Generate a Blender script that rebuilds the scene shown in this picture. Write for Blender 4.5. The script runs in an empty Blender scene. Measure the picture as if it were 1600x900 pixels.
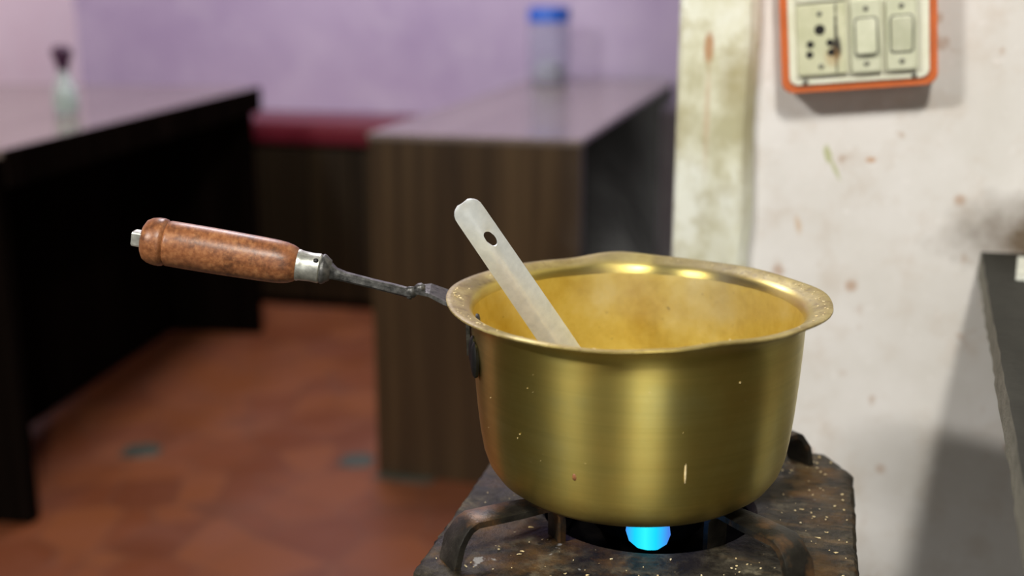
import bpy, bmesh, math, random
from mathutils import Vector, Matrix
random.seed(7)
PI = math.pi
SC = bpy.context.scene
COL = SC.collection

# ------------------------------------------------------------------ camera
PITCH = math.radians(14.178)
YAW = math.radians(14.038)
cam_d = bpy.data.cameras.new('camera')
cam_d.sensor_width = 36.0
cam_d.lens = 36.0 * 1900 / 1600
cam_d.clip_start = 0.02
cam_d.dof.use_dof = True
cam_d.dof.focus_distance = 0.765
cam_d.dof.aperture_fstop = 3.4
cam = bpy.data.objects.new('camera', cam_d)
COL.objects.link(cam)
cam.location = (0, 0, 1.053)
cam.rotation_euler = (PI / 2 - PITCH, 0, YAW)
SC.camera = cam

# ------------------------------------------------------------------ world, lights, exposure
w = bpy.data.worlds.new('world')
SC.world = w
w.use_nodes = True
w.node_tree.nodes['Background'].inputs[0].default_value = (0.80, 0.82, 0.9, 1)
w.node_tree.nodes['Background'].inputs[1].default_value = 0.012


def area(name, loc, target, sx, sy, power, col):
    l = bpy.data.lights.new(name, 'AREA')
    l.shape = 'RECTANGLE'
    l.size, l.size_y = sx, sy
    l.energy = power
    l.color = col
    o = bpy.data.objects.new(name, l)
    COL.objects.link(o)
    o.location = loc
    o.rotation_euler = (Vector(target) - Vector(loc)).to_track_quat('-Z', 'Y').to_euler()
    return o


area('tube_light_front', (0.22, -0.75, 2.35), (0.0, 1.0, 0.9), 0.13, 0.34, 39, (1.0, 0.96, 0.88))
area('tube_light_side', (-1.70, -1.35, 2.45), (0.0, 1.0, 0.9), 0.42, 0.12, 62, (1.0, 0.96, 0.90))
area('ceiling_light_dining', (-1.15, 2.85, 2.62), (-1.15, 2.85, 0.0), 0.5, 0.5, 40, (0.98, 0.93, 1.0))
area('pan_reflection_light', (0.85, -2.15, 1.05), (0.85, 1.0, 1.05), 1.1, 2.0, 13, (1.0, 0.98, 0.94))  # broad soft light added behind the camera for the pan to reflect

SC.view_settings.view_transform = 'Standard'
SC.view_settings.look = 'None'
SC.view_settings.exposure = 0.0
SC.view_settings.gamma = 1.0
SC.view_settings.use_curve_mapping = False

# ------------------------------------------------------------------ material helpers


class NT:
    """small wrapper that builds node trees"""

    def __init__(self, name):
        self.m = bpy.data.materials.new(name)
        self.m.use_nodes = True
        self.t = self.m.node_tree
        self.t.nodes.clear()
        self.out = self.t.nodes.new('ShaderNodeOutputMaterial')
        self._co = None

    def n(self, typ, **kw):
        nd = self.t.nodes.new(typ)
        for k, v in kw.items():
            setattr(nd, k, v)
        return nd

    def link(self, a, b):
        self.t.links.new(a, b)

    def put(self, sock, v):
        if hasattr(v, 'is_linked') or isinstance(v, bpy.types.NodeSocket):
            self.link(v, sock)
        else:
            if isinstance(v, (tuple, list)) and len(v) == 3 and sock.type == 'RGBA':
                v = (*v, 1)
            sock.default_value = v

    def co(self):
        if self._co is None:
            self._co = self.n('ShaderNodeTexCoord').outputs['Object']
        return self._co

    def mapped(self, scale=(1, 1, 1), loc=(0, 0, 0), rot=(0, 0, 0), src=None):
        mp = self.n('ShaderNodeMapping')
        self.link(src or self.co(), mp.inputs[0])
        mp.inputs['Location'].default_value = loc
        mp.inputs['Rotation'].default_value = rot
        mp.inputs['Scale'].default_value = scale
        return mp.outputs[0]

    def noise(self, scale, detail=4, rough=0.55, vec=None, dist=0.0):
        nd = self.n('ShaderNodeTexNoise')
        self.link(vec or self.co(), nd.inputs['Vector'])
        nd.inputs['Scale'].default_value = scale
        nd.inputs['Detail'].default_value = detail
        nd.inputs['Roughness'].default_value = rough
        nd.inputs['Distortion'].default_value = dist
        return nd.outputs['Fac']

    def vor(self, scale, vec=None, out='Distance', feature='F1'):
        nd = self.n('ShaderNodeTexVoronoi', feature=feature)
        self.link(vec or self.co(), nd.inputs['Vector'])
        nd.inputs['Scale'].default_value = scale
        return nd.outputs[out]

    def ramp(self, fac, stops):
        nd = self.n('ShaderNodeValToRGB')
        self.link(fac, nd.inputs[0])
        el = nd.color_ramp.elements
        while len(el) < len(stops):
            el.new(0.5)
        for e, (p, c) in zip(el, stops):
            e.position = p
            if not isinstance(c, (tuple, list)):
                c = (c, c, c)
            e.color = (*c, 1)
        return nd.outputs[0]

    def math(self, op, a, b=0.0, clamp=False):
        nd = self.n('ShaderNodeMath', operation=op, use_clamp=clamp)
        self.put(nd.inputs[0], a)
        self.put(nd.inputs[1], b)
        return nd.outputs[0]

    def mix(self, fac, a, b):
        nd = self.n('ShaderNodeMix', data_type='RGBA')
        self.put(nd.inputs[0], fac)
        self.put(nd.inputs[6], a)
        self.put(nd.inputs[7], b)
        return nd.outputs[2]

    def xyz(self, vec=None):
        nd = self.n('ShaderNodeSeparateXYZ')
        self.link(vec or self.co(), nd.inputs[0])
        return nd.outputs

    def blob(self, cx, cz, rx, rz, wob=0.0, nscale=40, rot=0.0, soft=0.5):
        """elliptical stain mask in the x-z plane of the object, wobbled by noise"""
        x, y, z = self.xyz()
        dx = self.math('SUBTRACT', x, cx)
        dz = self.math('SUBTRACT', z, cz)
        c, s = math.cos(rot), math.sin(rot)
        u = self.math('ADD', self.math('MULTIPLY', dx, c / rx), self.math('MULTIPLY', dz, s / rx))
        v = self.math('ADD', self.math('MULTIPLY', dx, -s / rz), self.math('MULTIPLY', dz, c / rz))
        d = self.math('SQRT', self.math('ADD', self.math('MULTIPLY', u, u), self.math('MULTIPLY', v, v)))
        if wob:
            nz = self.math('MULTIPLY', self.math('SUBTRACT', self.noise(nscale, 4, 0.6), 0.5), wob)
            d = self.math('ADD', d, nz)
        return self.ramp(d, [(max(0, 1 - soft), 1.0), (1.0, 0.0)])

    def bsdf(self, col, rough=0.6, metal=0.0, spec=0.5, bump=None, bstr=0.3, bdist=0.001, **kw):
        b = self.n('ShaderNodeBsdfPrincipled')
        self.put(b.inputs['Base Color'], col)
        self.put(b.inputs['Roughness'], rough)
        self.put(b.inputs['Metallic'], metal)
        b.inputs['Specular IOR Level'].default_value = spec
        for k, v in kw.items():
            self.put(b.inputs[k], v)
        if bump is not None:
            bp = self.n('ShaderNodeBump')
            bp.inputs['Strength'].default_value = bstr
            bp.inputs['Distance'].default_value = bdist
            self.link(bump, bp.inputs['Height'])
            self.link(bp.outputs[0], b.inputs['Normal'])
        self.link(b.outputs[0], self.out.inputs['Surface'])
        return b


M = {}


def simple(name, col, rough=0.5, metal=0.0, var=0.25, scale=60, bstr=0.1):
    t = NT(name)
    nz = t.noise(scale, 5, 0.6)
    dark = tuple(c * (1 - var) for c in col)
    lite = tuple(min(1, c * (1 + var)) for c in col)
    t.bsdf(t.ramp(nz, [(0.3, dark), (0.7, lite)]), rough, metal, bump=nz, bstr=bstr, bdist=0.0006)
    M[name] = t.m


# lavender dining-room plaster
t = NT('lavender_plaster')
nz = t.noise(1.7, 5, 0.6, dist=0.3)
nz2 = t.noise(7, 4, 0.6)
c = t.ramp(nz, [(0.3, (0.36, 0.28, 0.44)), (0.55, (0.46, 0.38, 0.53)), (0.75, (0.54, 0.46, 0.58))])
c = t.mix(t.ramp(nz2, [(0.5, 0.0), (0.75, 0.35)]), c, (0.62, 0.56, 0.66))
t.bsdf(c, 0.55, bump=nz2, bstr=0.1)
M['lavender'] = t.m
t = NT('pink_plaster')
nz = t.noise(2.2, 5, 0.6)
t.bsdf(t.ramp(nz, [(0.3, (0.80, 0.62, 0.67)), (0.7, (0.88, 0.76, 0.80))]), 0.6)
M['pink'] = t.m

# grubby kitchen plaster with soot, splashes and the chipped green patch
t = NT('kitchen_plaster')
n1 = t.noise(5, 6, 0.6)
n2 = t.noise(26, 5, 0.65)
n3 = t.noise(75, 3, 0.6)
c = t.ramp(n1, [(0.3, (0.60, 0.575, 0.53)), (0.55, (0.71, 0.69, 0.665)), (0.75, (0.78, 0.765, 0.755))])
c = t.mix(t.ramp(n2, [(0.50, 0.0), (0.72, 0.55)]), c, (0.56, 0.49, 0.42))
c = t.mix(t.ramp(t.noise(34, 2, 0.5, t.mapped((1, 1, 0.75), (3, 1, 2))), [(0.67, 0.0), (0.73, 0.6)]), c, (0.40, 0.26, 0.17))
vd = t.vor(21, t.mapped((1, 0.001, 1)))
c = t.mix(t.ramp(vd, [(0.07, 0.75), (0.16, 0.0)]), c, (0.44, 0.29, 0.20))
c = t.mix(t.ramp(n3, [(0.62, 0.0), (0.72, 0.35)]), c, (0.90, 0.88, 0.87))
# soot above the slab
s1 = t.blob(0.240, 0.820, 0.135, 0.054, 0.7, 28, soft=0.62)
s1 = t.math('MULTIPLY', s1, t.ramp(t.noise(30, 4, 0.6), [(0.25, 0.75), (0.55, 1.0)]))
c = t.mix(t.math('MULTIPLY', s1, 0.95), c, (0.105, 0.068, 0.032))
# green scrape and small brown marks
g1 = t.blob(0.012, 0.892, 0.0042, 0.0105, 0.7, 160, 0.25, 0.35)
c = t.mix(t.math('MULTIPLY', g1, 0.85), c, (0.42, 0.44, 0.22))
g2 = t.blob(0.020, 0.877, 0.0025, 0.0125, 0.6, 160, 0.45, 0.4)
c = t.mix(t.math('MULTIPLY', g2, 0.8), c, (0.44, 0.46, 0.25))
g3 = t.blob(0.052, 0.888, 0.006, 0.0035, 0.6, 150, 0, 0.5)
c = t.mix(t.math('MULTIPLY', g3, 0.8), c, (0.50, 0.28, 0.14))
g4 = t.blob(-0.012, 0.822, 0.004, 0.013, 0.9, 120, 0.2, 0.6)
c = t.mix(t.math('MULTIPLY', g4, 0.6), c, (0.55, 0.36, 0.20))
t.bsdf(c, 0.75, bump=n2, bstr=0.25, bdist=0.002)
M['plaster'] = t.m

# yellowed post
t = NT('yellowed_plaster')
n1 = t.noise(14, 6, 0.65, t.mapped((1, 1, 0.6)))
n2 = t.noise(45, 5, 0.65)
c = t.ramp(n1, [(0.35, (0.46, 0.44, 0.27)), (0.48, (0.68, 0.68, 0.52)), (0.62, (0.80, 0.82, 0.72))])
c = t.mix(t.ramp(n2, [(0.50, 0.0), (0.68, 0.6)]), c, (0.42, 0.38, 0.20))
o1 = t.blob(-0.081, 0.955, 0.020, 0.040, 1.1, 40, 0, 0.8)
c = t.mix(t.math('MULTIPLY', o1, 0.75), c, (0.33, 0.28, 0.12))
o2 = t.blob(-0.064, 0.92, 0.010, 0.14, 0.9, 35, 0, 0.8)
c = t.mix(t.math('MULTIPLY', o2, 0.6), c, (0.30, 0.26, 0.14))
o3 = t.blob(-0.1035, 0.992, 0.006, 0.017, 0.7, 60, 0, 0.45)
c = t.mix(t.math('MULTIPLY', o3, 0.85), c, (0.42, 0.20, 0.08))
o4 = t.blob(-0.103, 0.93, 0.004, 0.07, 0.7, 40, 0, 0.8)
c = t.mix(t.math('MULTIPLY', o4, 0.5), c, (0.52, 0.34, 0.20))
t.bsdf(c, 0.75, bump=n2, bstr=0.4, bdist=0.003)
M['post'] = t.m

# floor: broken red-brown mosaic
t = NT('terracotta_floor')
v = t.n('ShaderNodeTexVoronoi')
t.link(t.mapped((1, 1, 1)), v.inputs['Vector'])
v.inputs['Scale'].default_value = 7.5
cell = v.outputs['Color']
hs = t.n('ShaderNodeSeparateColor')
t.link(cell, hs.inputs[0])
c = t.ramp(hs.outputs[0], [(0.0, (0.140, 0.041, 0.016)), (0.5, (0.175, 0.052, 0.019)), (1.0, (0.225, 0.074, 0.026))])
n1 = t.noise(4, 5, 0.6)
c = t.mix(t.ramp(n1, [(0.4, 0.0), (0.7, 0.55)]), c, (0.20, 0.07, 0.038))
e = t.vor(7.5, out='Distance', feature='DISTANCE_TO_EDGE')
c = t.mix(t.ramp(e, [(0.02, 0.35), (0.05, 0.0)]), c, (0.14, 0.06, 0.035))
t.bsdf(c, t.ramp(n1, [(0.3, 0.32), (0.7, 0.5)]), spec=0.35, bump=e, bstr=0.15, bdist=0.002)
M['floor'] = t.m


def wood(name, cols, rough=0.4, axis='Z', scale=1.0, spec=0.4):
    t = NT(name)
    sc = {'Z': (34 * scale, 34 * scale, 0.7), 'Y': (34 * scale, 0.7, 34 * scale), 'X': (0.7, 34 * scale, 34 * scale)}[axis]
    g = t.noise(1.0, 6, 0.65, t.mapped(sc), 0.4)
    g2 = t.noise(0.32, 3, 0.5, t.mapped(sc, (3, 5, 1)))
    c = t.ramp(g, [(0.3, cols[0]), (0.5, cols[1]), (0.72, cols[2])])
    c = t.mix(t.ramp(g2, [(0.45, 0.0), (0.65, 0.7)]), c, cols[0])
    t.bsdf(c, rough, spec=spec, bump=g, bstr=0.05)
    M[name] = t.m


wood('walnut_panel', [(0.020, 0.010, 0.0035), (0.054, 0.030, 0.011), (0.105, 0.064, 0.027)], scale=0.6)
wood('bench_wood', [(0.008, 0.005, 0.002), (0.018, 0.011, 0.004), (0.034, 0.022, 0.008)])
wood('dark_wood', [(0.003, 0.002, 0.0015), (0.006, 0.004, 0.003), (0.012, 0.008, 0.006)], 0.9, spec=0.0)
wood('table_laminate', [(0.17, 0.135, 0.115), (0.21, 0.17, 0.15), (0.25, 0.205, 0.18)], 0.17, 'Y', spec=1.0)
simple('red_vinyl', (0.12, 0.009, 0.018), 0.4)
simple('green_tile', (0.055, 0.07, 0.055), 0.4)
simple('reflect_floor', (0.055, 0.048, 0.032), 0.5, 0, 0.15, 6)
simple('low_bounce_paint', (0.10, 0.09, 0.08), 0.7, 0, 0.2, 4)  # unseen surfaces coloured dark to bounce less light and keep reflections dim
simple('ceiling_paint', (0.72, 0.70, 0.70), 0.8)

# dark stone
t = NT('dark_stone')
n1 = t.noise(60, 6, 0.65)
n2 = t.noise(14, 4, 0.6, t.mapped((3, 0.5, 1), rot=(0, 0, 0.4)))
c = t.ramp(n1, [(0.3, (0.012, 0.012, 0.009)), (0.7, (0.024, 0.024, 0.018))])
c = t.mix(t.ramp(n2, [(0.5, 0.0), (0.8, 0.4)]), c, (0.055, 0.054, 0.045))
t.bsdf(c, 0.65, spec=0.3, bump=n1, bstr=0.3)
M['stone'] = t.m
t = NT('hewn_stone_edge')
n1 = t.noise(70, 6, 0.7, t.mapped((1, 0.5, 1)))
t.bsdf(t.ramp(n1, [(0.3, (0.12, 0.115, 0.09)), (0.7, (0.26, 0.25, 0.20))]), 0.8, bump=n1, bstr=0.8, bdist=0.004)
M['stone_edge'] = t.m

# brass
t = NT('worn_brass')
x, y, z = t.xyz()
ang = t.mapped((6, 6, 260))
brush = t.noise(1.0, 4, 0.6, ang)
blot = t.noise(18, 5, 0.6)
fine = t.noise(140, 3, 0.6)
c = t.ramp(blot, [(0.3, (0.60, 0.44, 0.11)), (0.55, (0.68, 0.56, 0.16)), (0.75, (0.72, 0.65, 0.24))])
c = t.mix(t.ramp(brush, [(0.35, 0.22), (0.6, 0.0)]), c, (0.40, 0.33, 0.07))
rg = t.ramp(blot, [(0.3, 0.40), (0.7, 0.33)])
b = t.bsdf(c, rg, 1.0, bump=brush, bstr=0.05, bdist=0.0004)
tan = t.n('ShaderNodeTangent', direction_type='RADIAL', axis='Z')
b.inputs['Anisotropic'].default_value = 0.82
b.inputs['Anisotropic Rotation'].default_value = 0.25
t.link(tan.outputs[0], b.inputs['Tangent'])
# dried milk film, heaviest on the lip, and scorched base
film = t.n('ShaderNodeBsdfPrincipled')
fc = t.ramp(t.noise(55, 5, 0.65), [(0.3, (0.15, 0.10, 0.030)), (0.5, (0.32, 0.245, 0.085)), (0.75, (0.48, 0.40, 0.18))])
fc = t.mix(t.ramp(t.noise(260, 3, 0.6), [(0.55, 0.0), (0.68, 0.75)]), fc, (0.12, 0.07, 0.025))
t.link(fc, film.inputs['Base Color'])
film.inputs['Roughness'].default_value = 0.42
bp = t.n('ShaderNodeBump')
bp.inputs['Strength'].default_value = 0.5
bp.inputs['Distance'].default_value = 0.001
t.link(t.noise(220, 4, 0.6), bp.inputs['Height'])
t.link(bp.outputs[0], film.inputs['Normal'])
rad = t.math('SQRT', t.math('ADD', t.math('MULTIPLY', x, x), t.math('MULTIPLY', y, y)))
lip = t.ramp(t.math('MULTIPLY', rad, 8.0), [(0.858, 0.0), (0.892, 1.0)])
sidemask = t.ramp(t.math('ADD', t.math('MULTIPLY', t.math('ABSOLUTE', x), 8.0), t.math('MULTIPLY', fine, 0.25)), [(0.30, 0.45), (0.85, 0.9)])
lipf = t.math('MULTIPLY', lip, sidemask)
ms = t.n('ShaderNodeMixShader')
t.link(lipf, ms.inputs[0])
t.link(b.outputs[0], ms.inputs[1])
t.link(film.outputs[0], ms.inputs[2])
# scorch at the base
sc_ = t.n('ShaderNodeBsdfPrincipled')
sc_.inputs['Base Color'].default_value = (0.07, 0.05, 0.015, 1)
sc_.inputs['Roughness'].default_value = 0.5
sc_.inputs['Metallic'].default_value = 0.6
zf = t.math('ADD', z, t.math('MULTIPLY', t.math('SUBTRACT', blot, 0.5), 0.02))
ms2 = t.n('ShaderNodeMixShader')
t.link(t.ramp(t.math('MULTIPLY', zf, 20.0), [(0.02, 0.9), (0.50, 0.0)]), ms2.inputs[0])
t.link(ms.outputs[0], ms2.inputs[1])
t.link(sc_.outputs[0], ms2.inputs[2])
t.link(ms2.outputs[0], t.out.inputs['Surface'])
M['brass'] = t.m

# tea-stained inside of the pan
t = NT('tea_stained_brass')
blot = t.noise(28, 5, 0.65)
fine = t.noise(230, 3, 0.6)
c = t.ramp(blot, [(0.3, (0.58, 0.40, 0.06)), (0.5, (0.72, 0.55, 0.12)), (0.72, (0.78, 0.64, 0.24))])
c = t.mix(t.ramp(fine, [(0.69, 0.0), (0.76, 0.7)]), c, (0.22, 0.12, 0.03))
t.bsdf(c, t.ramp(blot, [(0.3, 0.32), (0.7, 0.48)]), 0.62, bump=fine, bstr=0.12, bdist=0.0006)
M['inside'] = t.m

t = NT('dried_milk')
t.bsdf(t.ramp(t.noise(200, 2), [(0.3, (0.62, 0.46, 0.20)), (0.7, (0.85, 0.74, 0.46))]), 0.6)
M['milk'] = t.m

# turned wood grip
t = NT('worn_copper_wood')
n1 = t.noise(1.0, 6, 0.65, t.mapped((60, 260, 260)))
n2 = t.noise(90, 5, 0.7)
n3 = t.noise(30, 4, 0.6)
c = t.ramp(n1, [(0.3, (0.13, 0.045, 0.016)), (0.5, (0.26, 0.097, 0.036)), (0.68, (0.38, 0.17, 0.068))])
c = t.mix(t.ramp(n2, [(0.50, 0.0), (0.66, 0.85)]), c, (0.075, 0.027, 0.012))
c = t.mix(t.ramp(n3, [(0.5, 0.0), (0.7, 0.5)]), c, (0.17, 0.06, 0.028))
t.bsdf(c, 0.38, spec=0.5, bump=n2, bstr=0.25, bdist=0.0008)
M['grip'] = t.m

simple('wrought_iron', (0.115, 0.115, 0.11), 0.45, 0.7, 0.7, 220, 0.7)
t = NT('burner_shade_black')
t.bsdf(t.ramp(t.noise(80), [(0.3, (0.003, 0.003, 0.003)), (0.7, (0.008, 0.007, 0.006))]), 0.95, spec=0.0)  # near-black without sheen, painting the deep shade inside the burner hole
M['flat_black'] = t.m
simple('black_iron', (0.012, 0.012, 0.012), 0.45, 0.3, 0.4, 120, 0.4)
simple('ferrule_metal', (0.50, 0.51, 0.46), 0.38, 0.75, 0.4, 160, 0.4)
simple('steel', (0.86, 0.92, 0.93), 0.36, 0.5, 0.10, 130, 0.15)

# stove enamel under grime
t = NT('grimy_stove_top')
n1 = t.noise(22, 6, 0.7)
n2 = t.noise(70, 6, 0.7)
n3 = t.noise(16, 5, 0.65, t.mapped((1, 1, 1), (4, 2, 0)))
n4 = t.noise(34, 4, 0.6, t.mapped((1, 1, 1), (9, 1, 3)))
x, y, z = t.xyz()
streak = t.noise(1.0, 5, 0.7, t.mapped((30, 130, 30)))
c = t.ramp(n1, [(0.3, (0.012, 0.010, 0.006)), (0.5, (0.05, 0.042, 0.028)), (0.7, (0.20, 0.175, 0.115))])
c = t.mix(t.ramp(n2, [(0.44, 0.85), (0.58, 0.0)]), c, (0.010, 0.008, 0.005))
c = t.mix(t.ramp(n3, [(0.52, 0.0), (0.68, 0.7)]), c, (0.17, 0.085, 0.022))
c = t.mix(t.math('MULTIPLY', t.ramp(streak, [(0.5, 0.0), (0.7, 0.6)]), t.ramp(x, [(0.03, 0.0), (0.08, 1.0)])), c, (0.15, 0.095, 0.04))
wh = t.math('MULTIPLY', t.ramp(n4, [(0.66, 0.0), (0.685, 0.8)]), t.ramp(x, [(0.0, 1.0), (0.1, 0.2)]))
c = t.mix(wh, c, (0.42, 0.42, 0.40))
t.bsdf(c, t.ramp(n1, [(0.3, 0.40), (0.7, 0.7)]), spec=0.22, bump=n2, bstr=0.8, bdist=0.003)
M['stove'] = t.m

t = NT('burnt_support_iron')
n1 = t.noise(60, 6, 0.7)
n2 = t.noise(28, 5, 0.65)
c = t.ramp(n1, [(0.3, (0.008, 0.007, 0.006)), (0.55, (0.028, 0.025, 0.019)), (0.75, (0.075, 0.068, 0.054))])
c = t.mix(t.ramp(n2, [(0.52, 0.0), (0.66, 0.7)]), c, (0.17, 0.085, 0.03))
t.bsdf(c, 0.42, 0.35, bump=n1, bstr=0.6, bdist=0.0015)
M['support'] = t.m

t = NT('gas_flame')
x, y, z = t.xyz()
em = t.n('ShaderNodeEmission')
t.link(t.ramp(t.math('MULTIPLY', t.math('ABSOLUTE', t.math('ADD', x, 0.001)), 66.0), [(0.0, (0.03, 0.85, 1.0)), (0.45, (0.01, 0.62, 1.0)), (0.95, (0.06, 0.22, 0.75))]), em.inputs[0])
em.inputs[1].default_value = 1.15
t.link(em.outputs[0], t.out.inputs['Surface'])
M['flame'] = t.m
t = NT('dim_gas_flame')
em = t.n('ShaderNodeEmission')
em.inputs[0].default_value = (0.02, 0.05, 0.55, 1)
em.inputs[1].default_value = 0.35
t.link(em.outputs[0], t.out.inputs['Surface'])
M['flame_dim'] = t.m

# switchboard plastics
simple('orange_plastic', (0.54, 0.115, 0.018), 0.4, 0, 0.12, 30)
t = NT('ivory_plate')
n1 = t.noise(30, 5, 0.65)
t.bsdf(t.ramp(n1, [(0.3, (0.66, 0.65, 0.50)), (0.7, (0.76, 0.76, 0.64))]), 0.4)
M['ivory'] = t.m
t = NT('aged_switch_plastic')
n1 = t.noise(50, 5, 0.65)
c = t.ramp(n1, [(0.3, (0.46, 0.48, 0.33)), (0.7, (0.62, 0.63, 0.48))])
t.bsdf(c, 0.4)
M['switch'] = t.m
t = NT('burnt_socket_plastic')
n1 = t.noise(50, 5, 0.65)
c = t.ramp(n1, [(0.3, (0.48, 0.49, 0.31)), (0.7, (0.62, 0.62, 0.44))])
bm_ = t.blob(0.0130, -0.008, 0.0052, 0.0115, 0.5, 170, 0, 0.4)
c = t.mix(t.math('MULTIPLY', bm_, 0.95), c, (0.02, 0.013, 0.008))
bm2 = t.blob(0.0125, 0.0, 0.0018, 0.040, 1.2, 260, 0, 0.5)
c = t.mix(bm2, c, (0.015, 0.01, 0.006))
bm3 = t.blob(0.009, -0.016, 0.009, 0.011, 1.0, 90, 0, 0.8)
c = t.mix(t.math('MULTIPLY', bm3, 0.5), c, (0.40, 0.22, 0.07))
t.bsdf(c, 0.4)
M['socket'] = t.m
simple('screw_metal', (0.16, 0.16, 0.13), 0.4, 0.6)
simple('pin_hole', (0.006, 0.005, 0.004), 0.8)

# table things
simple('blue_plastic', (0.015, 0.105, 0.48), 0.35, 0, 0.1)
t = NT('clear_jar_plastic')
t.bsdf((0.86, 0.88, 0.95), 0.18, spec=0.5, **{'Transmission Weight': 0.88, 'IOR': 1.12})
M['jar'] = t.m
simple('jar_contents', (0.55, 0.56, 0.58), 0.7)
t = NT('bottle_glass')
t.bsdf((0.86, 0.95, 0.92), 0.12, spec=0.5, **{'Transmission Weight': 0.75, 'IOR': 1.2})
M['glass'] = t.m
simple('white_salt', (0.60, 0.66, 0.64), 0.8)
simple('plum_cap', (0.045, 0.008, 0.038), 0.35)
simple('paper', (0.68, 0.70, 0.62), 0.8)
simple('stand_steel', (0.10, 0.10, 0.10), 0.5, 0.6)

# ------------------------------------------------------------------ geometry helpers


def obj(name, bm, mat, parent=None, smooth=False, loc=None, rot=None):
    me = bpy.data.meshes.new(name)
    bmesh.ops.recalc_face_normals(bm, faces=bm.faces)
    bm.to_mesh(me)
    bm.free()
    if smooth:
        for p in me.polygons:
            p.use_smooth = True
        if smooth != 'all':
            try:
                me.set_sharp_from_angle(angle=math.radians(42))
            except Exception:
                pass
    o = bpy.data.objects.new(name, me)
    me.materials.append(M[mat] if isinstance(mat, str) else mat)
    COL.objects.link(o)
    if parent:
        o.parent = parent
    if loc:
        o.location = loc
    if rot:
        o.rotation_euler = rot
    return o


def tag(o, label, cat, group=None, kind=None):
    o['label'] = label
    o['category'] = cat
    if group:
        o['group'] = group
    if kind:
        o['kind'] = kind
    return o


def struct(o):
    o['kind'] = 'structure'
    return o


def thing(name, label, cat, loc=(0, 0, 0), rotz=0, group=None):
    o = bpy.data.objects.new(name, None)
    o.empty_display_size = 0.02
    COL.objects.link(o)
    o.location = loc
    o.rotation_euler = (0, 0, rotz)
    return tag(o, label, cat, group)


def box(bm, x0, x1, y0, y1, z0, z1, bev=0.0, seg=2, mtx=None):
    g = bmesh.ops.create_cube(bm, size=1.0)
    vs = g['verts']
    for v in vs:
        v.co = Vector(((x0 + x1) / 2 + v.co.x * (x1 - x0), (y0 + y1) / 2 + v.co.y * (y1 - y0), (z0 + z1) / 2 + v.co.z * (z1 - z0)))
    if bev:
        es = list({e for v in vs for e in v.link_edges})
        r = bmesh.ops.bevel(bm, geom=es, offset=bev, segments=seg, affect='EDGES', profile=0.5)
        vs = r['verts']
        if mtx:
            vs = list({v for v in r['verts']} | {v for f in r['faces'] for v in f.verts})
    if mtx:
        bmesh.ops.transform(bm, matrix=mtx, verts=vs)
    return bm


def nbox(*a, **k):
    return box(bmesh.new(), *a, **k)


def lathe(prof, seg=64, wave=None, closed=False):
    """prof: list of (r, z); revolves about z. wave(theta, i, r, z) -> (r, z)"""
    bm = bmesh.new()
    rings = []
    for i, (r, z) in enumerate(prof):
        if r < 1e-6:
            rings.append([bm.verts.new((0, 0, z))])
            continue
        ring = []
        for k in range(seg):
            a = 2 * PI * k / seg
            rr, zz = wave(a, i, r, z) if wave else (r, z)
            ring.append(bm.verts.new((rr * math.cos(a), rr * math.sin(a), zz)))
        rings.append(ring)
    pairs = list(zip(rings, rings[1:]))
    if closed:
        pairs.append((rings[-1], rings[0]))
    for a, b in pairs:
        if len(a) == 1 and len(b) == 1:
            continue
        for k in range(seg):
            k2 = (k + 1) % seg
            if len(a) == 1:
                bm.faces.new((a[0], b[k], b[k2]))
            elif len(b) == 1:
                bm.faces.new((a[k], a[k2], b[0]))
            else:
                bm.faces.new((a[k], a[k2], b[k2], b[k]))
    return bm


def sweep(path, sect, up=(0, 0, 1), scales=None):
    """sweep closed section (list of (u, v)) along path points; u along side, v along up-ish normal"""
    bm = bmesh.new()
    rings = []
    n = len(path)
    path = [Vector(p) for p in path]
    for i, p in enumerate(path):
        d = (path[min(i + 1, n - 1)] - path[max(i - 1, 0)]).normalized()
        side = d.cross(Vector(up)).normalized()
        nrm = side.cross(d).normalized()
        su, sv = (1, 1) if scales is None else scales[i]
        rings.append([bm.verts.new(p + side * u * su + nrm * v * sv) for u, v in sect])
    m = len(sect)
    for a, b in zip(rings, rings[1:]):
        for k in range(m):
            bm.faces.new((a[k], a[(k + 1) % m], b[(k + 1) % m], b[k]))
    bm.faces.new(rings[0][::-1])
    bm.faces.new(rings[-1])
    return bm


def circle_sect(r, n=12):
    return [(r * math.cos(2 * PI * k / n), r * math.sin(2 * PI * k / n)) for k in range(n)]


def rect_sect(wd, h, c=0.0):
    a, b = wd / 2, h / 2
    if not c:
        return [(-a, -b), (a, -b), (a, b), (-a, b)]
    return [(-a + c, -b), (a - c, -b), (a, -b + c), (a, b - c), (a - c, b), (-a + c, b), (-a, b - c), (-a, -b + c)]


def roundrect(w_, h_, r, n=5):
    pts = []
    for cx, cy, a0 in ((w_ / 2 - r, h_ / 2 - r, 0), (-w_ / 2 + r, h_ / 2 - r, 90), (-w_ / 2 + r, -h_ / 2 + r, 180), (w_ / 2 - r, -h_ / 2 + r, 270)):
        for k in range(n + 1):
            a = math.radians(a0 + 90 * k / n)
            pts.append((cx + r * math.cos(a), cy + r * math.sin(a)))
    return pts


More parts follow.
